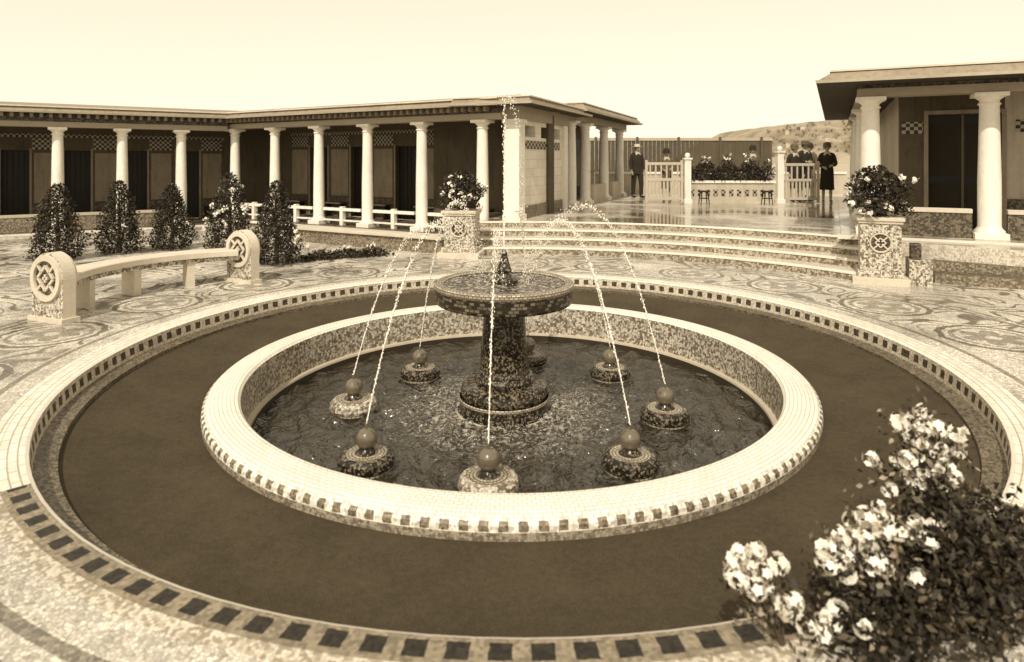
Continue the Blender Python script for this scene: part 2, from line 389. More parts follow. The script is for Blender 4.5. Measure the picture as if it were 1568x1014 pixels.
for i,(x,y) in enumerate(balls):
    b=MB(); c=(x,y,0); m='dkmos' if i not in (0,6) else 'rimin'
    b.lathe(c,[(.20,-.75),(.20,-.585)],'rimdark',40)
    b.lathe(c,[(.205,-.60),(.21,-.575)],'bowllite',40,Rr=.21)
    b.lathe(c,[(.213,-.575),(.222,-.55),(.215,-.51),(.19,-.485),(.16,-.478)],m,40,Rr=.21)
    b.lathe(c,[(.16,-.478),(.15,-.485),(.10,-.48),(.085,-.475)],'bowllite',40,Rr=.16)
    b.lathe(c,[(.085,-.475),(.06,-.455),(.05,-.44)],'dkmos',24)
    b.sphere((x,y,-.375),.083,'ball',28,16)
    b.lathe(c,[(.012,-.295),(.010,-.26),(.004,-.255)],'ball',8)
    b.done('jet_pedestal_%d'%(i+1),F)
b=MB()
def drop(c,r,st=1.0):
    i=len(b.v); x,y,z=c
    for d in ((1,0,0),(0,1,0),(-1,0,0),(0,-1,0)): b.v.append((x+d[0]*r,y+d[1]*r,z))
    b.v.append((x,y,z+r*st)); b.v.append((x,y,z-r*st))
    for q in range(4):
        b.face((i+q,i+(q+1)%4,i+4),'spray',None,True); b.face((i+(q+1)%4,i+q,i+5),'spray',None,True)
for i,(x,y) in enumerate(balls):
    dx,dy=PC[0]-x,PC[1]-y; L=math.hypot(dx,dy); dx/=L; dy/=L
    s_end=L-.25; z0,zp,ze=-.26,1.16+.1*(i%3),.60
    a=math.sqrt(zp-z0); c2=math.sqrt(zp-ze); sp=s_end*a/(a+c2); kk=(zp-z0)/sp**2
    pts=[]
    for t in np.linspace(0,1,60):
        s=t*s_end; pts.append((x+dx*s,y+dy*s,zp-kk*(s-sp)**2))
    nn=int(60*.34)
    b.tube(pts[:nn],[.0042+.0015*math.sin(q*1.7) for q in range(nn)],'spray',5)
    for t in np.linspace(.0,1.0,560):
        s=t*s_end; j=.003+.032*t**1.4
        if rng.random()<.12: continue
        drop((x+dx*s+rng.normal()*j,y+dy*s+rng.normal()*j,zp-kk*(s-sp)**2+rng.normal()*j),rng.uniform(.0028,.0066)*(1-.35*t),2.6)
b.tube([(PC[0],PC[1],.92),(PC[0],PC[1],1.5),(PC[0]+.004,PC[1],2.0)],[.006,.004,.003],'spray',5)
for t in np.linspace(.92,2.42,200):
    drop((PC[0]+rng.normal()*.004*(t),PC[1]+rng.normal()*.006,t),rng.uniform(.003,.006),3)
for q in range(160):
    t=rng.uniform(0,1); drop((PC[0]+.05+t*.16+rng.normal()*.02,PC[1]+rng.normal()*.05,2.4-1.6*t**2),rng.uniform(.002,.0045),3)
for q in range(1600):
    a=rng.uniform(0,2*pi); rd=abs(rng.normal())*.35+.45; drop((PC[0]+rd*math.cos(a),PC[1]+rd*math.sin(a),-.59+abs(rng.normal())*.03),rng.uniform(.0015,.005),.6)
b.done('water_jets',F)
# ------------------------------------------------------------ steps + terrace
st=MB(); a0,a1=math.radians(33),math.radians(98)
Rs=[6.0,6.42,6.84,7.26]; z=0
for i,r in enumerate(Rs):
    z1=.125*(i+1)
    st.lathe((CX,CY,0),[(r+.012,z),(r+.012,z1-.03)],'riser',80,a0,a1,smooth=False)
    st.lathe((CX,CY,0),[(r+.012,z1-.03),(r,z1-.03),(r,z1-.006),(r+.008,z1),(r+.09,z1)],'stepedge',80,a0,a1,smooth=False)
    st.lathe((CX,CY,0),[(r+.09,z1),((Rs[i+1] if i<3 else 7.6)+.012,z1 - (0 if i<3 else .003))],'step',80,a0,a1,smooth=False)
    z=z1
for a in (a0,a1):
    P=lambda r,z:(CX+r*math.cos(a),CY+r*math.sin(a),z)
    pts=[]
    for i,r in enumerate(Rs): pts+= [P(r+.012,.125*i),P(r+.012,.125*(i+1))]
    pts+=[P(7.6,.5),P(7.6,0)]
    st.face([st.av(p) for p in pts],'step')
st.done('stone_steps')
t=MB()
poly=[(CX+7.34*math.cos(a),CY+7.34*math.sin(a)) for a in np.linspace(math.radians(30),a1,60)]
poly+=[(-.6,13.6),(-.25,14.2),(-1.6,14.9),(1.2,27),(2,33),(40,33),(40,2),(9.5,7.2)]
top=[t.av((x,y,.501)) for x,y in poly]; bot=[t.av((x,y,-.02)) for x,y in poly]
t.face(top,'terrace')
for i in range(len(poly)):
    j=(i+1)%len(poly); t.face([bot[i],bot[j],top[j],top[i]],'step')
t.done('terrace')
# ------------------------------------------------------------ building helpers
def column(mb,x,y,z0,z1,r=.125,sq=True,fr=None):
    h=z1-z0
    fr=fr or frame(x,y,.86,-.5)
    mb.box(fr,-r*1.45,r*1.45,-r*1.45,r*1.45,z0,z0+.10,'white')
    mb.lathe((x,y,0),[(r*1.35,z0+.10),(r*1.35,z0+.13),(r*1.1,z0+.17),(r*1.03,z0+.2),(r*1.02,z0+h*.4),(r*.86,z1-.22),(r*.86,z1-.2),(r*1.0,z1-.19),(r*1.0,z1-.165),(r*.86,z1-.155),(r*.88,z1-.12),(r*1.25,z1-.075),(r*1.28,z1-.065)],'white',28)
    mb.box(fr,-r*1.45,r*1.45,-r*1.45,r*1.45,z1-.065,z1-.001,'white')
def gallery(name,fr,cols,ucol0,ucol1,zf,zc,ze,depth,bays,uext0,uext1,zoff=0,rail=True,oh=.5,railm='white',solid=False):
    E=empty(name)
    c=MB()
    for u in cols:
        x,y,_=fr(u,0,0); column(c,x,y,zf,zc,.135,fr=(lambda o:(lambda a,b_,z:fr(o+a,b_,z)))(u))
    c.done('columns',E,.006)
    p=MB(); p.box(fr,ucol0-.3,ucol1+.3,-.42,depth,-.05,zf,'dado','gdado')
    p.box(fr,ucol0-.3,ucol1+.3,-.47,-.40,zf-.05,zf+.004,'stepedge'); p.done('floor',E)
    w=MB()
    for (u0,u1) in bays:
        L=u1-u0; d0,d1=u0+L*.50,u0+L*.94
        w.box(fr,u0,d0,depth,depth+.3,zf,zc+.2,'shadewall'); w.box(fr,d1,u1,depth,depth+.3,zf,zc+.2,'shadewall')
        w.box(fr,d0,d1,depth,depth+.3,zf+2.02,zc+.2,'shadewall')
        w.box(fr,d0,d1,depth+.14,depth+.2,zf,zf+2.02,'door')
        for q in range(1,5):
            uu=d0+(d1-d0)*q/5; w.box(fr,uu-.012,uu+.012,depth+.125,depth+.14,zf,zf+2.02,'cloth_d')
        w.box(fr,d0-.05,d0-.002,depth-.02,depth+.0,zf,zf+2.07,'roof'); w.box(fr,d1+.002,d1+.05,depth-.02,depth,zf,zf+2.07,'roof')
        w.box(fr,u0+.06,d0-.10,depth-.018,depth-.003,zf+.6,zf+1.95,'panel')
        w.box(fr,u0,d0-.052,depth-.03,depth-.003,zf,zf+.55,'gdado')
        # tile frieze: a band all along, with a bolder plaque beside each door
        for (ua,ub,za,zb,dd,vv) in ((u0+L*.04,u0+L*.46,2.04,2.34,.022,.34),(u0,u1,2.37,2.46,.014,.105)):
            a,bb=fr(ua,depth-dd,0),fr(ub,depth-dd,0); uw=(ub-ua)/(zb-za)*vv
            w.quad([(a[0],a[1],zf+za),(bb[0],bb[1],zf+za),(bb[0],bb[1],zf+zb),(a[0],a[1],zf+zb)],'check',[(0,0),(uw,0),(uw,vv),(0,vv)])
        w.box(fr,u0+.06,d0-.1,depth-.34,depth-.05,zf+.38,zf+.42,'shadewall'); w.box(fr,u0+.1,u0+.16,depth-.3,depth-.1,zf,zf+.38,'door'); w.box(fr,d0-.2,d0-.14,depth-.3,depth-.1,zf,zf+.38,'door')
    w.box(fr,uext0,bays[0][0],depth,depth+.3,zf,zc+.2,'shadewall')
    w.box(fr,bays[-1][1],uext1,depth,depth+.3,zf,zc+.2,'shadewall')
    w.done('gallery_wall',E)
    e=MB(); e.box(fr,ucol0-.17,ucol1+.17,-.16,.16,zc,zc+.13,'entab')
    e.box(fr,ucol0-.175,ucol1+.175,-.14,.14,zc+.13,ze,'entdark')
    for q in range(int((ucol1-ucol0)/.19)):
        uu=ucol0+q*.19; e.box(fr,uu,uu+.07,-.30,-.142,ze-.10,ze-.003,'roof')
    e.done('entablature',E)
    r=MB(); zz=ze+zoff; D=depth+.6
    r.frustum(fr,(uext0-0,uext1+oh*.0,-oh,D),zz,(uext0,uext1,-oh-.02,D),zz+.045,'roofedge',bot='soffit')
    r.frustum(fr,(uext0,uext1,-oh+.03,D),zz+.045,(uext0+.0,uext1,-oh+.10,D-.05),zz+.14,'roof')
    r.frustum(fr,(uext0,uext1,-oh+.04,D),zz+.14,(uext0,uext1,-oh+.05,D-.05),zz+.17,'roofedge')
    r.frustum(fr,(uext0,uext1,-oh+.2,D-.1),zz+.17,(uext0,uext1,-oh+1.0,D-.9),zz+.30,'roof')
    r.done('roof',E)
    if rail:
        q=MB()
        for i in range(len(cols)-1):
            u0,u1=cols[i]+.20,cols[i+1]-.20
            q.box(fr,u0,u1,-.05,.05,zf+.36,zf+.43,railm)
            if solid: q.box(fr,u0,u1,-.03,.03,zf,zf+.36,'dado')  # added infill panel, stands in for shade between the rails
            else:
                q.box(fr,u0,u1,-.03,.03,zf+.10,zf+.14,railm)
                mid=(u0+u1)/2; q.box(fr,mid-.05,mid+.05,-.06,.06,zf+.0,zf+.47,railm)
        q.done('railing',E,.004)
    return E
fB=frame(-7.86,18.17,.864,-.503); colsB=[1.67*k for k in range(0,6)]
gallery('colonnade_wing',fB,colsB,0,8.75,.15,2.66,2.93,1.9,[(1.67*k+.1,1.67*(k+1)+.1) for k in range(0,5)],-1.3,9.0)
uA=(-.835,-.55)
fA0=lambda u,v,z:(-7.86+u*uA[0]+v*-.55,18.17+u*uA[1]+v*.835,z)
colsA=[1.37*k for k in range(1,12)]
gallery('colonnade_wing',fA0,colsA,.4,15.1,.0+.03,2.60,2.93,1.9,[(1.37*k,1.37*(k+1)) for k in range(0,11)],-1.3,16.5,zoff=-.004,railm='rail',solid=True)
# pavilion C
C=empty('bath_pavilion'); fC=lambda u,v,z:(.15+u*.384-v*.923,13.55+u*.923+v*.384,z)
w=MB(); 
w.box(fC,0,.34,0,.34,.5,2.66,'white'); w.box(fC,-.03,.37,-.03,.37,.5,.62,'white'); w.box(fC,-.04,.38,-.04,.38,2.58,2.66,'white')
w.box(fC,.34,3.05,.06,.36,.5,2.30,'cwall'); w.box(fC,.34,3.05,.03,.06,.5,.78,'dado')
w.box(fC,.34,3.05,.06,.36,2.56,2.9,'cwall')
for k in range(4):
    u=.34+k*2.71/3.0-.10*(k>0)
    w.box(fC,u,u+(.12 if k in(0,) else .38 if k<3 else .10),.06,.36,2.30,2.56,'cwall')
w.box(fC,.34,3.0,.38,.45,2.2,2.6,'door')
a=fC(.5,.052,0); bb=fC(2.9,.052,0)
w.quad([(a[0],a[1],2.03),(bb[0],bb[1],2.03),(bb[0],bb[1],2.22),(a[0],a[1],2.22)],'check',[(0,0),(1.6,0),(1.6,.2),(0,.2)])
w.box(fC,3.05,3.35,-.02,.36,.5,2.66,'white')
w.box(fC,2.0,2.3,.362,3.2,.15,2.9,'shadewall')
w.box(fC,3.35,10.6,1.5,1.8,.5,3.05,'shadewall')
for u in (4.4,6.4,8.6): w.box(fC,u,u+.8,1.46,1.52,.5,2.5,'door')
for (u0,u1) in ((5.9,7.4),(8.3,9.5)): w.box(fC,u0,u1,.0,.12,.5,1.05,'wall')
for (u0,u1) in ((5.9,7.4),): w.box(fC,u0+.3,u1-.3,.5,.6,1.0,1.9,'wall')
w.done('walls',C)
c=MB()
for u in (4.2,5.6,7.8,10.0):
    x,y,_=fC(u,.17,0); column(c,x,y,.5,2.86,.15,fr=(lambda o:(lambda a_,b_,z:fC(o+a_,.17+b_,z)))(u))
c.done('columns',C,.006)
r=MB()
r.box(fC,.0,3.4,-.03,.4,2.661,2.95,'entab'); r.box(fC,3.41,10.4,.0,.34,2.861,3.06,'entab')
def roof(r,fr,u0,u1,v0,v1,z,oh,ohr=.35,h=.17,edge='roofedge'):
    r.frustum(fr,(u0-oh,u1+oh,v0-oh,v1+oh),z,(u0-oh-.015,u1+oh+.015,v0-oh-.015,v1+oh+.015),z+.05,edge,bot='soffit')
    r.frustum(fr,(u0-oh+.03,u1+oh-.03,v0-oh+.03,v1+oh-.03),z+.05,(u0-ohr,u1+ohr,v0-ohr,v1+ohr),z+h,'roof')
    r.frustum(fr,(u0-ohr-.04,u1+ohr+.04,v0-ohr-.04,v1+ohr+.04),z+h,(u0-ohr-.03,u1+ohr+.03,v0-ohr-.03,v1+ohr+.03),z+h+.03,edge)
    k_=min(.6,(v1-v0)/2-.05)
    r.frustum(fr,(u0-ohr+.1,u1+ohr-.1,v0-ohr+.1,v1+ohr-.1),z+h+.03,(u0+k_,u1-k_,v0+k_,v1-k_),z+h+.13,'roof')
roof(r,fC,.1,3.6,.1,.9,2.945,.55,.47,.145)
roof(r,fC,4.1,10.2,.1,3.2,3.061,.60,.42,.22)
r.done('roof',C)
# right pavilion D
D=empty('bath_pavilion'); ux,uy=.893,-.45; fD=lambda u,v,z:(6.15+u*ux-v*uy,10.98+u*uy+v*ux,z)
c=MB()
for (u,v) in ((0,0),(1.66,0),(3.4,0),(5.1,0),(6.8,0),(0,2.9),(0,5.6),(0,8.3)):
    x,y,_=fD(u,v,0); column(c,x,y,.53,2.86,.155,fr=(lambda o,p:(lambda a_,b_,z:fD(o+a_,p+b_,z)))(u,v))
c.done('columns',D,.006)
w=MB()
w.box(fD,-.45,9,-.5,10,-.02,.53,'dado','terrace'); w.box(fD,-.5,9,-.56,-.48,.47,.534,'stepedge')
for i in range(3): w.box(fD,.75,9,-.56-.32*(i+1),-.56-.32*i,-.02,.40-.13*i,'dado','gdado')
w.box(fD,.55,.95,1.5,1.8,.53,3.05,'shadewall'); w.box(fD,2.15,3.3,1.5,1.8,.53,3.05,'wall'); w.box(fD,.95,2.15,1.5,1.8,2.62,3.05,'shadewall')
w.box(fD,.95,2.15,1.68,1.75,.53,2.62,'door'); w.box(fD,3.3,4.3,1.68,1.75,.53,2.62,'door'); w.box(fD,3.3,4.3,1.5,1.8,2.62,3.05,'shadewall'); w.box(fD,4.3,9,1.5,1.8,.53,3.05,'wall')
w.box(fD,1.53,1.57,1.655,1.678,.53,2.62,'cloth_m')
for (q0,q1) in ((1.02,1.48),(1.62,2.08)):
    for (za,zb) in ((.65,1.35),(1.5,2.45)): w.box(fD,q0,q1,1.664,1.679,za,zb,'cloth_d')
w.box(fD,.93,1.0,1.47,1.502,.53,2.7,'roof'); w.box(fD,2.10,2.17,1.47,1.502,.53,2.7,'roof')
w.box(fD,1.0,2.10,1.47,1.502,2.63,2.7,'roof')
w.box(fD,2.172,9,1.47,1.498,.53,1.1,'gdado')
for (u0,u1) in ((.58,.92),(2.3,3.2)):
    a,bb=fD(u0,1.488,0),fD(u1,1.488,0); k_=(u1-u0)
    w.quad([(a[0],a[1],2.28),(bb[0],bb[1],2.28),(bb[0],bb[1],2.5),(a[0],a[1],2.5)],'check',[(0,0),(k_*1.1,0),(k_*1.1,.25),(0,.25)])
w.box(fD,.55,.85,1.8,9.5,.53,3.05,'wall')
w.done('walls',D)
q=MB()
for (u0,u1) in ((.23,1.43),(1.89,3.17),(3.63,4.87)):
    q.box(fD,u0,u1,-.07,.07,.93,1.0,'stone'); q.box(fD,u0,u1,-.05,.05,.53,.93,'gdado')
q.done('parapet',D,.005)
r=MB(); r.box(fD,-.2,9,-.18,.18,2.861,3.0,'entab'); r.box(fD,-.18,.18,.181,9.5,2.861,3.0,'entab')
r.box(fD,-.17,9,-.15,.15,3.0,3.06,'entdark')
roof(r,fD,.0,9,.0,9.5,3.061,.82,.58,.20)
r.done('roof',D)
# ------------------------------------------------------------ plants
def cone_pts(N,x,y,z0,h,r,shell=.6):
    t=rng.beta(1.1,1.5,N); a=rng.uniform(0,2*pi,N)
    prof=np.where(t<.12,.75+t*2.0,np.power(np.clip(1-(t-.12)/.92,0,1),.62))
    lump=1+.16*np.sin(a*3+t*9+x*5)+.13*np.sin(a*5-t*17+y*3)+.08*rng.normal(size=N)
    q=r*prof*lump*np.power(rng.uniform(shell**2,1,N),.5)
    return np.stack([x+q*np.cos(a),y+q*np.sin(a),z0+t*h],1)
def shrub(x,y,h,r,flowers=0,name='conical_shrub'):
    E=empty(name); b=MB()
    b.tube([(x,y,-.02),(x+.01,y,h*.3),(x-.01,y+.01,h*.85)],[.05,.035,.01],'bark',7)
    for k in range(14):
        a=rng.uniform(0,6.28); zz=rng.uniform(.12,.75)*h; L=r*.75*(1-zz/h*.7)
        b.tube([(x,y,zz),(x+L*.6*math.cos(a),y+L*.6*math.sin(a),zz+.08),(x+L*math.cos(a),y+L*math.sin(a),zz+.2)],[.014,.009,.004],'bark',5)
    b.done('trunk',E)
    b=MB(); b.leaves(cone_pts(5200,x,y,.02,h,r,.5),.025,['leafd','leafm','leafl'],[.55,.37,.08]); b.done('foliage',E)
    if flowers:
        b=MB(); c=cone_pts(flowers,x,y,.2,h*.85,r*1.12,.97)
        for p in c: b.leaves(p+rng.normal(size=(14,3))*.022,.028,['petal'],[1.0],.8)
        b.done('blossoms',E)
for (x,y,h,r,f) in ((-8.1,11.4,1.36,.44,0),(-7.55,12.3,1.38,.43,0),(-6.8,12.8,1.30,.42,0),(-5.25,11.9,1.54,.45,34),(-4.05,11.0,1.42,.40,9),(-9.6,10.6,1.4,.4,0)):
    shrub(x,y,h,r,f)
def mound(name,pts,h,r,N,fl=0,size=.03,col=(.5,.38,.12)):
    E=empty(name); b=MB()
    P=[]
    pts=np.array(pts)
    for k in range(N):
        t=rng.uniform(0,len(pts)-1.001); i=int(t); c=pts[i]+(pts[i+1]-pts[i])*(t-i)
        a=rng.uniform(0,2*pi); e=rng.uniform(0,1)**.5; zz=rng.uniform(0,1)
        hh=h*(.75+.25*math.sin(t*7+c[0]*4)+.1*rng.normal())
        rad=r*math.sqrt(max(0,1-zz**2))*e
        P.append((c[0]+rad*math.cos(a),c[1]+rad*math.sin(a),c[2]+zz*hh))
    P=np.array(P)
    b.leaves(P,size,['leafd','leafm','leafl'],list(col)); b.done('foliage',E)
    b=MB()
    for q in P[rng.choice(len(P),max(6,N//120))]:
        i=np.argmin(np.hypot(pts[:,0]-q[0],pts[:,1]-q[1])); b.tube([tuple(pts[i]),((pts[i][0]+q[0])/2,(pts[i][1]+q[1])/2,(pts[i][2]+q[2])/2+.03),tuple(q)],[.008,.006,.003],'bark',4)
    b.done('stems',E)
    if fl:
        b=MB(); idx=np.argsort(-P[:,2]-.3*rng.uniform(size=len(P))*h)[:max(fl*6,1)]
        for p in P[rng.choice(idx,fl)]: b.leaves(p+np.array([0,0,.02])+rng.normal(size=(8,3))*size*.6,size*.85,['petal'],[1.0],.8)
        b.done('blossoms',E)
    return E
mound('flower_bed',[(-3.7,11.35,0),(-3.1,11.75,0),(-2.4,12.0,0)],.17,.22,1800,6)
lw=MB(); f=frame(-1.25,12.25,-3.6,2.05)
lw.box(f,0,4.2,-.16,.16,-.02,.27,'dado'); lw.box(f,-.02,4.2,-.21,.21,.27,.33,'stone'); lw.box(f,0,4.2,-.55,-.25,-.02,.10,'step')
lw.done('low_wall',None,.006)
def plinth(x,y,w,h,ang,pot=1.0,side=False):
    E=empty('flower_pedestal'); fr=frame(x,y,math.cos(ang),math.sin(ang)); b=MB(); a=w/2
    b.box(fr,-a*1.38,a*1.38,-a*1.38,a*1.38,-.02,.10,'stone'); b.box(fr,-a*1.15,a*1.15,-a*1.15,a*1.15,.10,.19,'stonemos')
    b.box(fr,-a,a,-a,a,.19,h-.09,'stonemos'); b.box(fr,-a*1.08,a*1.08,-a*1.08,a*1.08,h-.09,h-.05,'stone'); b.box(fr,-a*1.16,a*1.16,-a*1.16,a*1.16,h-.05,h,'stone')
    c=fr(0,-a-.004,h*.62); rot=Matrix.Rotation(ang,3,'Z')@Matrix.Rotation(pi/2,3,'X')
    b.disc(c,w*.27,.0,'stonedark',32,rot); b.lathe(c,[(w*.27,0),(w*.28,.02),(w*.25,.025),(w*.23,.0)],'stone',32,axis=rot)
    for k in range(4):
        t=pi/4+k*pi/2; p0=fr(w*.04*math.cos(t),-a-.012,h*.62+w*.04*math.sin(t)); p1=fr(w*.24*math.cos(t),-a-.012,h*.62+w*.24*math.sin(t)); b.tube([p0,p1],.013,'stone',6)
    o=w*.13
    for p,q_ in (((-o,0),(0,o)),((0,o),(o,0)),((o,0),(0,-o)),((0,-o),(-o,0))): b.tube([fr(p[0],-a-.012,h*.62+p[1]),fr(q_[0],-a-.012,h*.62+q_[1])],.012,'stone',6)
    if side: b.box(fr,a*1.4,a*2.5,-a*.6,a*1.2,-.02,.36,'stonemos'); b.box(fr,a*1.5,a*2.0,-a*.4,a*.4,.36,.58,'stonedark')
    b.done('pedestal',E,.008)
    b=MB(); s=pot
    b.lathe((x,y,h),[(.10*s,0),(.12*s,.01),(.09*s,.04),(.10*s,.07),(.20*s,.13),(.27*s,.22),(.30*s,.27),(.29*s,.28),(.25*s,.26),(.02,.24)],'dkmos',32); b.done('planter',E)
    b=MB(); N=3400
    a_=rng.uniform(0,2*pi,N); t=rng.uniform(-.45,1,N); rad=.40*s*np.sqrt(np.clip(1-np.abs(t)**1.7,0,1))*np.sqrt(rng.uniform(.2,1,N))*(1+.24*np.sin(a_*4+t*5)+.1*rng.normal(size=N))
    P=np.stack([x+rad*np.cos(a_),y+rad*np.sin(a_),h+.27+t*.42*s+.06*np.sin(a_*3)],1)
    b.leaves(P,.030*s,['leafd','leafm','leafl'],[.55,.36,.09]); b.done('foliage',E)
    b=MB()
    idx=np.where(rad>.2*s)[0]
    for p in P[rng.choice(idx,30)]: b.leaves(p+(p-np.array([x,y,h+.25]))*.14+rng.normal(size=(12,3))*.018,.03*s,['petal'],[1.0],.8)
    b.done('blossoms',E)
plinth(-.93,11.95,.56,.86,-.15,.95)
plinth(5.42,9.45,.52,.96,-.45,1.0,True)
# bench
B=empty('curved_bench'); b=MB(); s0,s1=math.radians(108),math.radians(199); bx,by=-3.48,7.78
b.lathe((bx,by,0),[(1.57,.40),(1.57,.47),(1.58,.48),(1.92,.48),(1.93,.47),(1.93,.40),(1.57,.40)],'stone',40,s0,s1,smooth=False)
b.lathe((bx,by,0),[(1.62,.33),(1.62,.40)],'stonemos',40,s0,s1,smooth=False)
for a in (math.radians(130),math.radians(155),math.radians(180)):
    fr=frame(bx+1.75*math.cos(a),by+1.75*math.sin(a),-math.sin(a),math.cos(a)); b.box(fr,-.05,.05,-.13,.13,-.02,.40,'stone')
b.done('seat',B)
for nm,(x,y),ta in (('end_disc_left',(-5.12,7.15),math.radians(157)),('end_disc_right',(-3.96,9.42),math.radians(150))):
    b=MB(); rd=Vector((math.cos(ta),math.sin(ta),0)); tg=Vector((-math.sin(ta),math.cos(ta),0))
    fr=lambda u,v,z:(x+rd.x*u+tg.x*v,y+rd.y*u+tg.y*v,z)
    out=[(-.27,0),(.27,0),(.27,.42)]+[(.27*math.cos(t),.48+.28*math.sin(t)) for t in np.linspace(0.0,pi,24)]+[(-.27,.42)]
    for vv in (-.07,.07): b.face([b.av(fr(u,vv,z)) for u,z in out],'stonemos')
    for i in range(len(out)):
        p,q=out[i],out[(i+1)%len(out)]; b.quad([fr(p[0],-.07,p[1]),fr(q[0],-.07,q[1]),fr(q[0],.07,q[1]),fr(p[0],.07,p[1])],'stone')
    ax=Matrix((rd,Vector((0,0,1)),tg)).transposed()
    for sgn in (-1,1):
        c=fr(0,sgn*.073,.48); b.disc(c,.2,0,'stonedark',32,ax)
        c0=fr(0,sgn*.070,.48)
        b.lathe(c0,[(.19,0),(.195,sgn*.03),(.255,sgn*.03),(.26,0)],'stone',40,axis=ax)
        def bar(p,q,wd):
            p=Vector((p[0],p[1]));q=Vector((q[0],q[1]));d=(q-p).normalized();nn=Vector((-d.y,d.x))*wd
            P=[p+nn,p-nn,q-nn,q+nn]; v0,v1=sgn*.072,sgn*.096
            b.quad([fr(k.x,v1,.48+k.y) for k in P],'stone')
            for i in range(4):
                k,k2=P[i],P[(i+1)%4]; b.quad([fr(k.x,v0,.48+k.y),fr(k2.x,v0,.48+k2.y),fr(k2.x,v1,.48+k2.y),fr(k.x,v1,.48+k.y)],'stone')
        o=.135
        for p,q in (((-o,0),(0,o)),((0,o),(o,0)),((o,0),(0,-o)),((0,-o),(-o,0))): bar(p,q,.015)
        for k in range(4):
            t=pi/4+k*pi/2; bar((.09*math.cos(t),.09*math.sin(t)),(.19*math.cos(t),.19*math.sin(t)),.012)
        for p in ((0,.045),(.045,0)): bar((-p[0],-p[1]),p,.016)
    b.box(fr,-.30,.30,-.10,.10,-.02,.05,'stone')
    b.done(nm,B)
# ------------------------------------------------------------ far side
hw=MB(); f=frame(5.2,19.2,2.65,-.15)
hw.box(f,0,2.6,0,.35,.5,1.10,'wall'); hw.box(f,-.05,2.65,-.04,.39,1.10,1.17,'white')
for k in range(11): hw.box(f,.14+k*.23,.14+k*.23+.12,-.02,-.002,.72,.9,'check')
hw.done('planter_wall')
mound('hedge',[(5.3,19.4,1.15),(6.5,19.33,1.15),(7.75,19.26,1.15)],.66,.28,6500,26,.035)
def post(x,y,h):
    b=MB(); f=frame(x,y,1,0); b.box(f,-.09,.09,-.09,.09,.5,.5+h,'white'); b.box(f,-.12,.12,-.12,.12,.5+h,.55+h,'white'); b.box(f,-.12,.12,-.12,.12,.5,.62,'white'); b.sphere((x,y,.5+h+.12),.08,'white',12,8); b.done('gate_post',None,.005)
post(5.18,18.9,1.3); post(7.95,19.0,1.5)
def gate(x,y,w,h,ang):
    E=empty('garden_gate'); fr=frame(x,y,math.cos(ang),math.sin(ang)); b=MB()
    for u in (0,w-.07): b.box(fr,u,u+.07,-.035,.035,.52,.5+h,'rail')
    for z in (.60,.5+h*.52,.5+h-.14): b.box(fr,.07,w-.07,-.028,.028,z,z+.08,'rail')
    n=6
    for k in range(n):
        u=.07+(w-.14)*(k+.5)/n; b.box(fr,u-.022,u+.022,-.015,.015,.5+h*.52+.08,.5+h-.14,'rail')
    for k in range(9):
        u=.07+(w-.14)*(k+.5)/9; b.box(fr,u-.03,u+.03,-.012,.012,.68,.5+h*.52,'rail')
    b.done('panel',E,.003)
gate(3.95,19.0,1.12,1.28,0); gate(8.0,19.05,1.1,1.25,-.1)
fn=MB(); f=frame(-2,31,1,0)
for k in range(73):
    u=k*.2; fn.box(f,u,u+.185,-.02+.004*(k%3),.02,.5,2.78+.01*(k%4),'fence')
fn.box(f,0,14.6,-.06,-.03,2.72,2.86,'fencel'); fn.box(f,0,14.6,-.05,-.025,1.2,1.3,'fence')
for k in range(8): fn.box(f,k*2.0,k*2.0+.1,-.14,-.061,.5,2.9,'fence')
fn.done('board_fence')
ww=MB(); f=frame(3.2,24.5,1,0); ww.box(f,0,9.6,0,.15,.5,1.25,'wall'); ww.box(f,-.04,9.6,-.04,.19,1.25,1.33,'white'); ww.done('terrace_wall')
# hill
h=MB(); nx,ny=110,18; idx={}
def hh(X,Y):
    t=max(0,(X-132)/60.0); e=31*(1-math.exp(-t*1.9))+1.6*math.sin(X*.05)+1.0*math.sin(X*.13+Y*.03)+.6*math.sin(X*.31+Y*.07)
    return (e if t>0 else -1)*min(1,max(0,(Y-320)/70.0))**.7
for i in range(nx):
    for j in range(ny):
        X=115+i*5; Yy=320+j*12
        idx[i,j]=h.av((X,Yy,hh(X,Yy)-.3))
for i in range(nx-1):
    for j in range(ny-1): h.face([idx[i,j],idx[i+1,j],idx[i+1,j+1],idx[i,j+1]],'hill',None,True)
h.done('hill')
vh=MB()
for k in range(16):
    X=rng.uniform(140,260); Yy=rng.uniform(330,375); f=frame(X,Yy,1,rng.uniform(-.3,.3)); zb=hh(X,Yy)+.5; s=rng.uniform(.8,1.4)
    vh.box(f,-s,s,-s,s,zb-6,zb+s,'house'); vh.frustum(f,(-s*1.1,s*1.1,-s*1.1,s*1.1),zb+s+.01,(-s*.7,s*.7,-.1,.1),zb+s*1.8,'roof')
vh.done('hillside_houses')
tr=MB()
for k in range(260):
    X=rng.uniform(132,270); Yy=rng.uniform(325,392); zb=hh(X,Yy); s=rng.uniform(.6,1.2)
    tr.tube([(X,Yy,zb-.5),(X,Yy,zb+s)],[.3,.15],'bark',4)
    tr.leaves(np.array([X,Yy,zb+s*.7])+rng.normal(size=(40,3))*s*np.array([.9,.6,.4]),s*.3,['hilltree'],[1.0])
tr.done('hillside_trees')
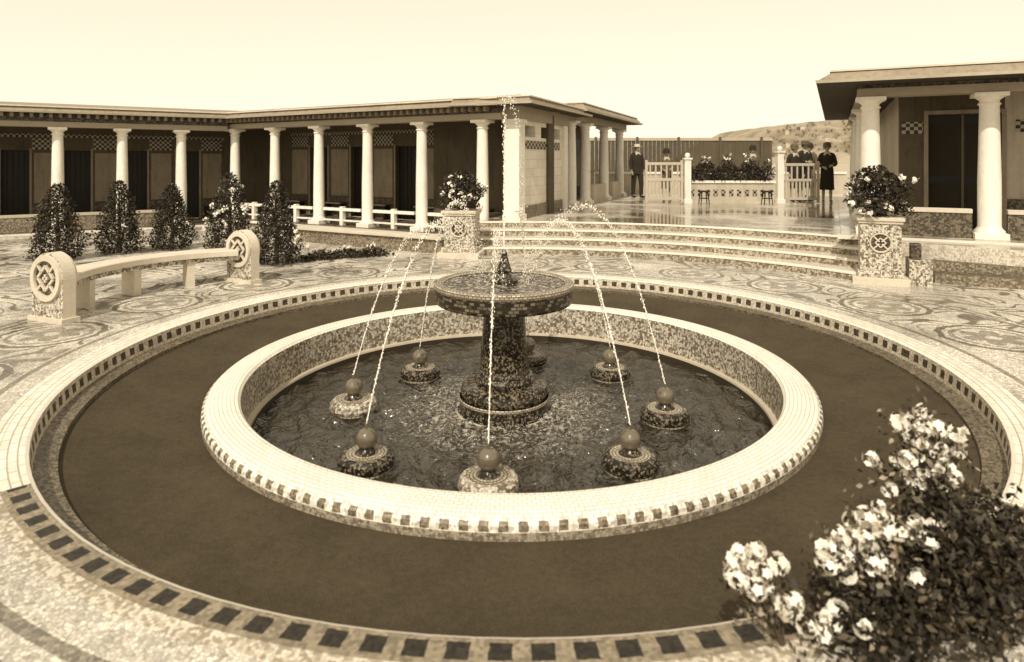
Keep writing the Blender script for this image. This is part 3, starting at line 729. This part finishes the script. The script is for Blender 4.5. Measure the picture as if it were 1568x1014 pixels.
def stool(x,y):
    b=MB(); b.lathe((x,y,.5),[(.005,.40),(.17,.40),(.18,.385),(.17,.36),(.005,.36)],'cloth_d',20)
    for k in range(4):
        a=pi/4+k*pi/2; b.tube([(x+.12*math.cos(a),y+.12*math.sin(a),.86),(x+.17*math.cos(a),y+.17*math.sin(a),.5)],[.018,.013],'door',6)
    b.tube([(x+.14*math.cos(t),y+.14*math.sin(t),.68) for t in np.linspace(0,2*pi,13)],.009,'door',5)
    b.done('stool')
stool(5.55,18.5); stool(7.35,18.45)
# ------------------------------------------------------------ people
def skinobj(name,verts,edges,rads,mat,parent,roots,sub=1):
    me=bpy.data.meshes.new(name); me.from_pydata(verts,edges,[]); ob=bpy.data.objects.new(name,me); S.collection.objects.link(ob)
    ob.parent=parent; md=ob.modifiers.new('skin','SKIN'); md.use_smooth_shade=True
    lay=me.skin_vertices[0].data if me.skin_vertices else None
    if lay:
        for i,r in enumerate(rads): lay[i].radius=r if isinstance(r,tuple) else (r,r); lay[i].use_root=(i in roots)
    s=ob.modifiers.new('sub','SUBSURF'); s.levels=sub; s.render_levels=sub
    me.materials.append(M[mat]); return ob
def person(x,y,z,ang,h=1.66,coat='cloth_d',hem=.42,hat='cloche',arm='down',sex='woman',legs='skin',stride=.0):
    k=h/1.7; E=empty(sex); ca,sa=math.cos(ang),math.sin(ang)
    def T(p): px,py,pz=p[0]*k,p[1]*k,p[2]*k; return (x+px*ca-py*sa,y+px*sa+py*ca,z+pz)
    if arm=='down': EL=[(-.235,-.02,1.13),(.235,-.02,1.13)]; WR=[(-.24,.07,.88),(.24,.07,.88)]
    elif arm=='hold': EL=[(-.24,.02,1.14),(.24,.02,1.14)]; WR=[(-.10,.25,1.10),(.12,.24,1.05)]
    else: EL=[(-.24,.02,1.14),(.26,.08,1.18)]; WR=[(-.24,.08,.88),(.20,.30,1.16)]
    V=[(0,0,.95),(0,-.01,1.10),(0,0,1.30),(0,-.01,1.45),(0,.005,1.56),
       (-.10,0,.90),(-.10,.02+stride,.50),(-.10,stride*1.2-.01,.09),(-.11,stride*1.2+.13,.035),
       (.10,0,.90),(.10,.02-stride,.50),(.10,-stride*1.2-.01,.09),(.11,-stride*1.2+.13,.035),
       (-.17,-.01,1.41),EL[0],WR[0],(.17,-.01,1.41),EL[1],WR[1]]
    Ed=[(0,1),(1,2),(2,3),(3,4),(0,5),(5,6),(6,7),(7,8),(0,9),(9,10),(10,11),(11,12),(3,13),(13,14),(14,15),(3,16),(16,17),(17,18)]
    Rr=[.14,.12,.13,.065,.055,.09,.058,.04,.032,.09,.058,.04,.032,.055,.04,.028,.055,.04,.028]
    skinobj('body',[T(v) for v in V],Ed,[r*k for r in Rr],'skin',E,[0])
    hv=[];he=[];hr=[];roots=[]
    for sd,(e,wr) in enumerate(zip(EL,WR)):
        e=Vector(e);wr=Vector(wr); d=(wr-e).normalized(); sx=-1 if sd==0 else 1
        side=Vector((0,1,0)) if arm=='down' or (arm=='one' and sd==0) else Vector((0,0,1))
        side=(side-d*side.dot(d)).normalized(); nrm=d.cross(side)*(-sx)
        base=len(hv); roots.append(base)
        hv+= [T(wr),T(wr+d*.05),T(wr+d*.085)]; he+=[(base,base+1),(base+1,base+2)]; hr+=[.024*k,.034*k,.030*k]
        for fi,(off,ln) in enumerate(((-.028,.06),(-.010,.075),(.010,.08),(.028,.07))):
            i=len(hv); roots.append(i); p0=wr+d*.07+side*off; p1=p0+d*ln*.55; p2=p1+d*ln*.4+nrm*.02
            hv+=[T(p0),T(p1),T(p2)]; he+=[(i,i+1),(i+1,i+2)]; hr+=[.009*k,.0085*k,.007*k]
        i=len(hv); roots.append(i); p0=wr+d*.035+side*.02; p1=p0+side*.035+d*.03; p2=p1+d*.03
        hv+=[T(p0),T(p1),T(p2)]; he+=[(i,i+1),(i+1,i+2)]; hr+=[.011*k,.010*k,.008*k]
    skinobj('hands',hv,he,hr,'skin',E,roots)
    SV=[V[3],V[13],EL[0],tuple(Vector(EL[0]).lerp(Vector(WR[0]),.88)),V[16],EL[1],tuple(Vector(EL[1]).lerp(Vector(WR[1]),.88))]
    skinobj('sleeves',[T(v) for v in SV],[(0,1),(1,2),(2,3),(0,4),(4,5),(5,6)],[r*k for r in (.10,.078,.058,.048,.078,.058,.048)],coat,E,[0])
    b=MB()
    for sx,dy in ((-1,stride*1.2),(1,-stride*1.2)):
        pts=[T((sx*.10,dy-.05,.05)),T((sx*.10,dy+.0,.055)),T((sx*.107,dy+.09,.04)),T((sx*.112,dy+.17,.03))]
        b.tube(pts,[.035*k,.045*k,.042*k,.022*k],'shoe',10)
    if sex=='man':
        secs=[(.78,.185,.13),(.95,.18,.125),(1.10,.165,.115),(1.28,.19,.13),(1.40,.175,.11),(1.455,.08,.075)]
        for sx,st_ in ((-1,stride),(1,-stride)):
            b.tube([T((sx*.095,0,.92)),T((sx*.10,.02+st_,.50)),T((sx*.10,st_*1.2,.08))],[.11*k,.078*k,.062*k],coat,14)
    else:
        secs=[(hem,.20,.17),(hem+.2,.19,.155),(.85,.185,.145),(.98,.178,.135),(1.10,.16,.12),(1.28,.18,.13),(1.40,.165,.105),(1.455,.08,.075)]
    prev=None; nseg=26
    for (zz,rx,ry) in secs:
        row=[]
        for j in range(nseg):
            a=2*pi*j/nseg; w_=1+(.05*math.sin(a*7+x) if zz<.8 else 0)
            row.append(b.av(T((rx*w_*math.cos(a),ry*w_*math.sin(a)+stride*.2*(zz<.7),zz))))
        if prev:
            for j in range(nseg): b.face([prev[j],prev[(j+1)%nseg],row[(j+1)%nseg],row[j]],coat,None,True)
        prev=row
    b.tube([T((.085*math.cos(t),.07*math.sin(t)+.005,1.46-.03*max(0,math.sin(t)))) for t in np.linspace(0,2*pi,15)],.022*k,coat,7)
    b.done('clothes',E)
    b=MB(); rows=[]; n1,n2=12,18
    for i in range(n1+1):
        ph=pi*i/n1; row=[]
        for j in range(n2):
            a=2*pi*j/n2; sx_=.074*math.sin(ph)*math.cos(a); sy_=.092*math.sin(ph)*math.sin(a); sz_=-.112*math.cos(ph)
            if sz_<-.02: f_=1-.30*((-sz_-.02)/.09); sx_*=f_; sy_=sy_*(1-.15*((-sz_-.02)/.09))+.006
            if sy_>.06 and abs(sx_)<.03 and abs(sz_+.01)<.05: sy_+=.012*(1-abs(sx_)/.03)
            row.append(b.av(T((sx_,sy_+.01,1.635+sz_))))
        rows.append(row)
    for i in range(n1):
        for j in range(n2): b.face([rows[i][j],rows[i][(j+1)%n2],rows[i+1][(j+1)%n2],rows[i+1][j]],'skin',None,True)
    b.tube([T((0,.098,1.65)),T((0,.118,1.615)),T((0,.102,1.607))],[.006*k,.013*k,.006*k],'skin',6)
    for sx in (-1,1):
        b.sphere(T((sx*.03,.088,1.645)),.010*k,'hair',8,6); b.sphere(T((sx*.076,.0,1.63)),.02*k,'skin',8,6,(.5,.8,1.3))
    b.tube([T((-.022,.096,1.578)),T((0,.101,1.577)),T((.022,.096,1.578))],.005*k,'hair',5)
    b.sphere(T((0,-.012,1.655)),.094*k,'hair',16,10,(.93,.93,1.02))
    b.done('head',E)
    b=MB(); c=T((0,0,1.70))
    hm='cloth_d' if coat!='cloth_d' else 'cloth_m'
    if hat=='cloche': b.lathe(c,[(.135,-.055),(.118,-.03),(.112,.0),(.105,.06),(.075,.105),(.01,.12)],hm,20)
    elif hat=='wide': b.lathe(c,[(.20,-.03),(.19,-.02),(.11,-.01),(.105,.07),(.08,.095),(.01,.10)],hm,22)
    else: b.lathe(c,[(.17,-.015),(.17,-.005),(.105,-.005),(.102,.075),(.095,.08),(.01,.082)],'cloth_l',22)
    b.done('hat',E)
    return E
person(9.55,19.4,.501,math.radians(160),1.72,'cloth_d',.38,'cloche','hold')
person(9.15,20.0,.501,math.radians(200),1.80,'cloth_d',.40,'wide','one')
person(10.15,21.8,.501,math.radians(120),1.76,'cloth_m',.40,'cloche','down')
person(8.70,19.7,.501,math.radians(190),1.68,'cloth_d',.42,'cloche','down')
person(7.75,20.6,.501,math.radians(170),1.66,'cloth_m',.42,'cloche','down')
person(4.28,21.9,.501,math.radians(200),1.75,'cloth_d',.4,'boater','down','man',stride=.08)
person(4.9,20.3,.501,math.radians(180),1.55,'cloth_m',.42,'cloche','hold')
# ------------------------------------------------------------ foreground flowers
E=empty('flowering_bush')
bs=MB(); lf=MB(); bl=MB()
def bloom(c,r):
    for q in range(10):
        d=rng.normal(size=3); d/=np.linalg.norm(d); cc=np.array(c)+d*r
        t1=np.cross(d,[.3,.2,.9]); t1/=np.linalg.norm(t1); t2=np.cross(d,t1)
        pr=r*.62; ph=rng.uniform(0,6.28)
        for k in range(5):
            a=ph+k*2*pi/5; ca_,sa_=math.cos(a),math.sin(a); o=t1*ca_+t2*sa_; sd=-t1*sa_+t2*ca_
            bl.quad([tuple(cc),tuple(cc+o*pr*.6+sd*pr*.42+d*pr*.15),tuple(cc+o*pr*1.1+d*pr*.1),tuple(cc+o*pr*.6-sd*pr*.42+d*pr*.15)],'petal')
clusters=[((1.86,2.95,.58),(.055,.06,.05),22,(2.05,3.0)),((1.97,2.95,.49),(.05,.06,.05),18,(2.05,3.0)),((1.90,2.95,.38),(.06,.06,.05),18,(2.05,3.0)),
 ((1.47,2.6,.31),(.06,.06,.04),14,(1.6,2.6)),((1.40,2.6,.22),(.07,.06,.045),16,(1.6,2.6)),((1.28,2.55,.20),(.04,.05,.035),8,(1.5,2.6)),((1.50,2.6,.17),(.05,.06,.05),9,(1.5,2.6)),
 ((.89,2.4,.24),(.045,.05,.04),11,(1.0,2.35)),((.93,2.4,.15),(.03,.05,.03),6,(1.0,2.35)),
 ((1.60,2.8,.42),(.04,.04,.05),2,(1.8,2.8)),((1.78,2.75,.22),(.08,.06,.06),6,(1.8,2.8)),((1.15,2.4,.07),(.10,.06,.03),9,(1.2,2.4))]
for (c,sg,nb,base) in clusters:
    bz=(base[0],base[1],-.02)
    for k in range(nb):
        o=np.array(c)+rng.normal(size=3)*np.array(sg)*.85
        bloom(tuple(o),rng.uniform(.022,.036))
        bs.tube([bz,(bz[0]*.5+o[0]*.5,bz[1]*.5+o[1]*.5,o[2]*.55),tuple(o)],[.005,.0035,.002],'bark',5)
    N=20+nb*14
    P=np.array(c)+rng.normal(size=(N,3))*np.array(sg)*1.1-np.array([-.01,0,.03]); P[:,2]=np.maximum(P[:,2],.01)
    lf.leaves(P,.015,['leafd','leafm','leafl','leafp'],[.2,.3,.25,.25])
for (x,y,z,sx,sz,N) in ((1.92,2.70,.0,.12,.11,4600),(1.66,2.55,.0,.12,.07,2600),(2.2,2.9,.0,.12,.09,2200),(1.35,2.42,.0,.12,.035,1300),(1.93,2.9,.20,.06,.09,700)):
    P=np.array([x,y,z])+rng.normal(size=(N,3))*np.array([sx,.12,sz]); P[:,2]=np.abs(P[:,2])
    lf.leaves(P,.019,['leafd','leafm','leafl'],[.66,.22,.12])
bs.done('stems',E); lf.done('foliage',E); bl.done('blossoms',E)
# ------------------------------------------------------------ light, sky, camera
sv=Vector((-.20,-.70,.80)).normalized()
sl=bpy.data.lights.new('sun','SUN'); sl.energy=3.7; sl.angle=math.radians(.6); sl.color=(1,.94,.83)
so=bpy.data.objects.new('sun',sl); S.collection.objects.link(so); so.rotation_euler=sv.to_track_quat('Z','Y').to_euler()
wd=bpy.data.worlds.new('World'); S.world=wd; wd.use_nodes=True; nt=wd.node_tree
sk=nt.nodes.new('ShaderNodeTexSky'); sk.sky_type='NISHITA'; sk.sun_disc=False
sk.sun_elevation=math.asin(sv.z); sk.sun_rotation=math.atan2(sv.x,sv.y)
bw=nt.nodes.new('ShaderNodeRGBToBW'); vm=nt.nodes.new('ShaderNodeVectorMath'); vm.operation='SCALE'; vm.inputs[0].default_value=(1.0,.89,.69)
pw=nt.nodes.new('ShaderNodeMath'); pw.operation='POWER'; pw.inputs[1].default_value=.28
ml=nt.nodes.new('ShaderNodeMath'); ml.operation='MULTIPLY'; ml.inputs[1].default_value=4.85
nt.links.new(sk.outputs[0],bw.inputs[0]); nt.links.new(bw.outputs[0],pw.inputs[0]); nt.links.new(pw.outputs[0],ml.inputs[0]); nt.links.new(ml.outputs[0],vm.inputs[3])
bg=nt.nodes['Background']; nt.links.new(vm.outputs[0],bg.inputs[0]); bg.inputs[1].default_value=.15
cam=bpy.data.cameras.new('camera'); co=bpy.data.objects.new('camera',cam); S.collection.objects.link(co)
co.location=(0,0,1.79); co.rotation_euler=(pi/2,0,0); cam.sensor_width=36; cam.sensor_fit='HORIZONTAL'; cam.lens=36*980/1568
cam.shift_y=-(507-245)/1568; cam.clip_end=6000; cam.clip_start=.05
cam.dof.use_dof=True; cam.dof.focus_distance=8.0; cam.dof.aperture_fstop=1.6
S.camera=co
S.view_settings.view_transform='Standard'; S.view_settings.look='None'; S.view_settings.exposure=0
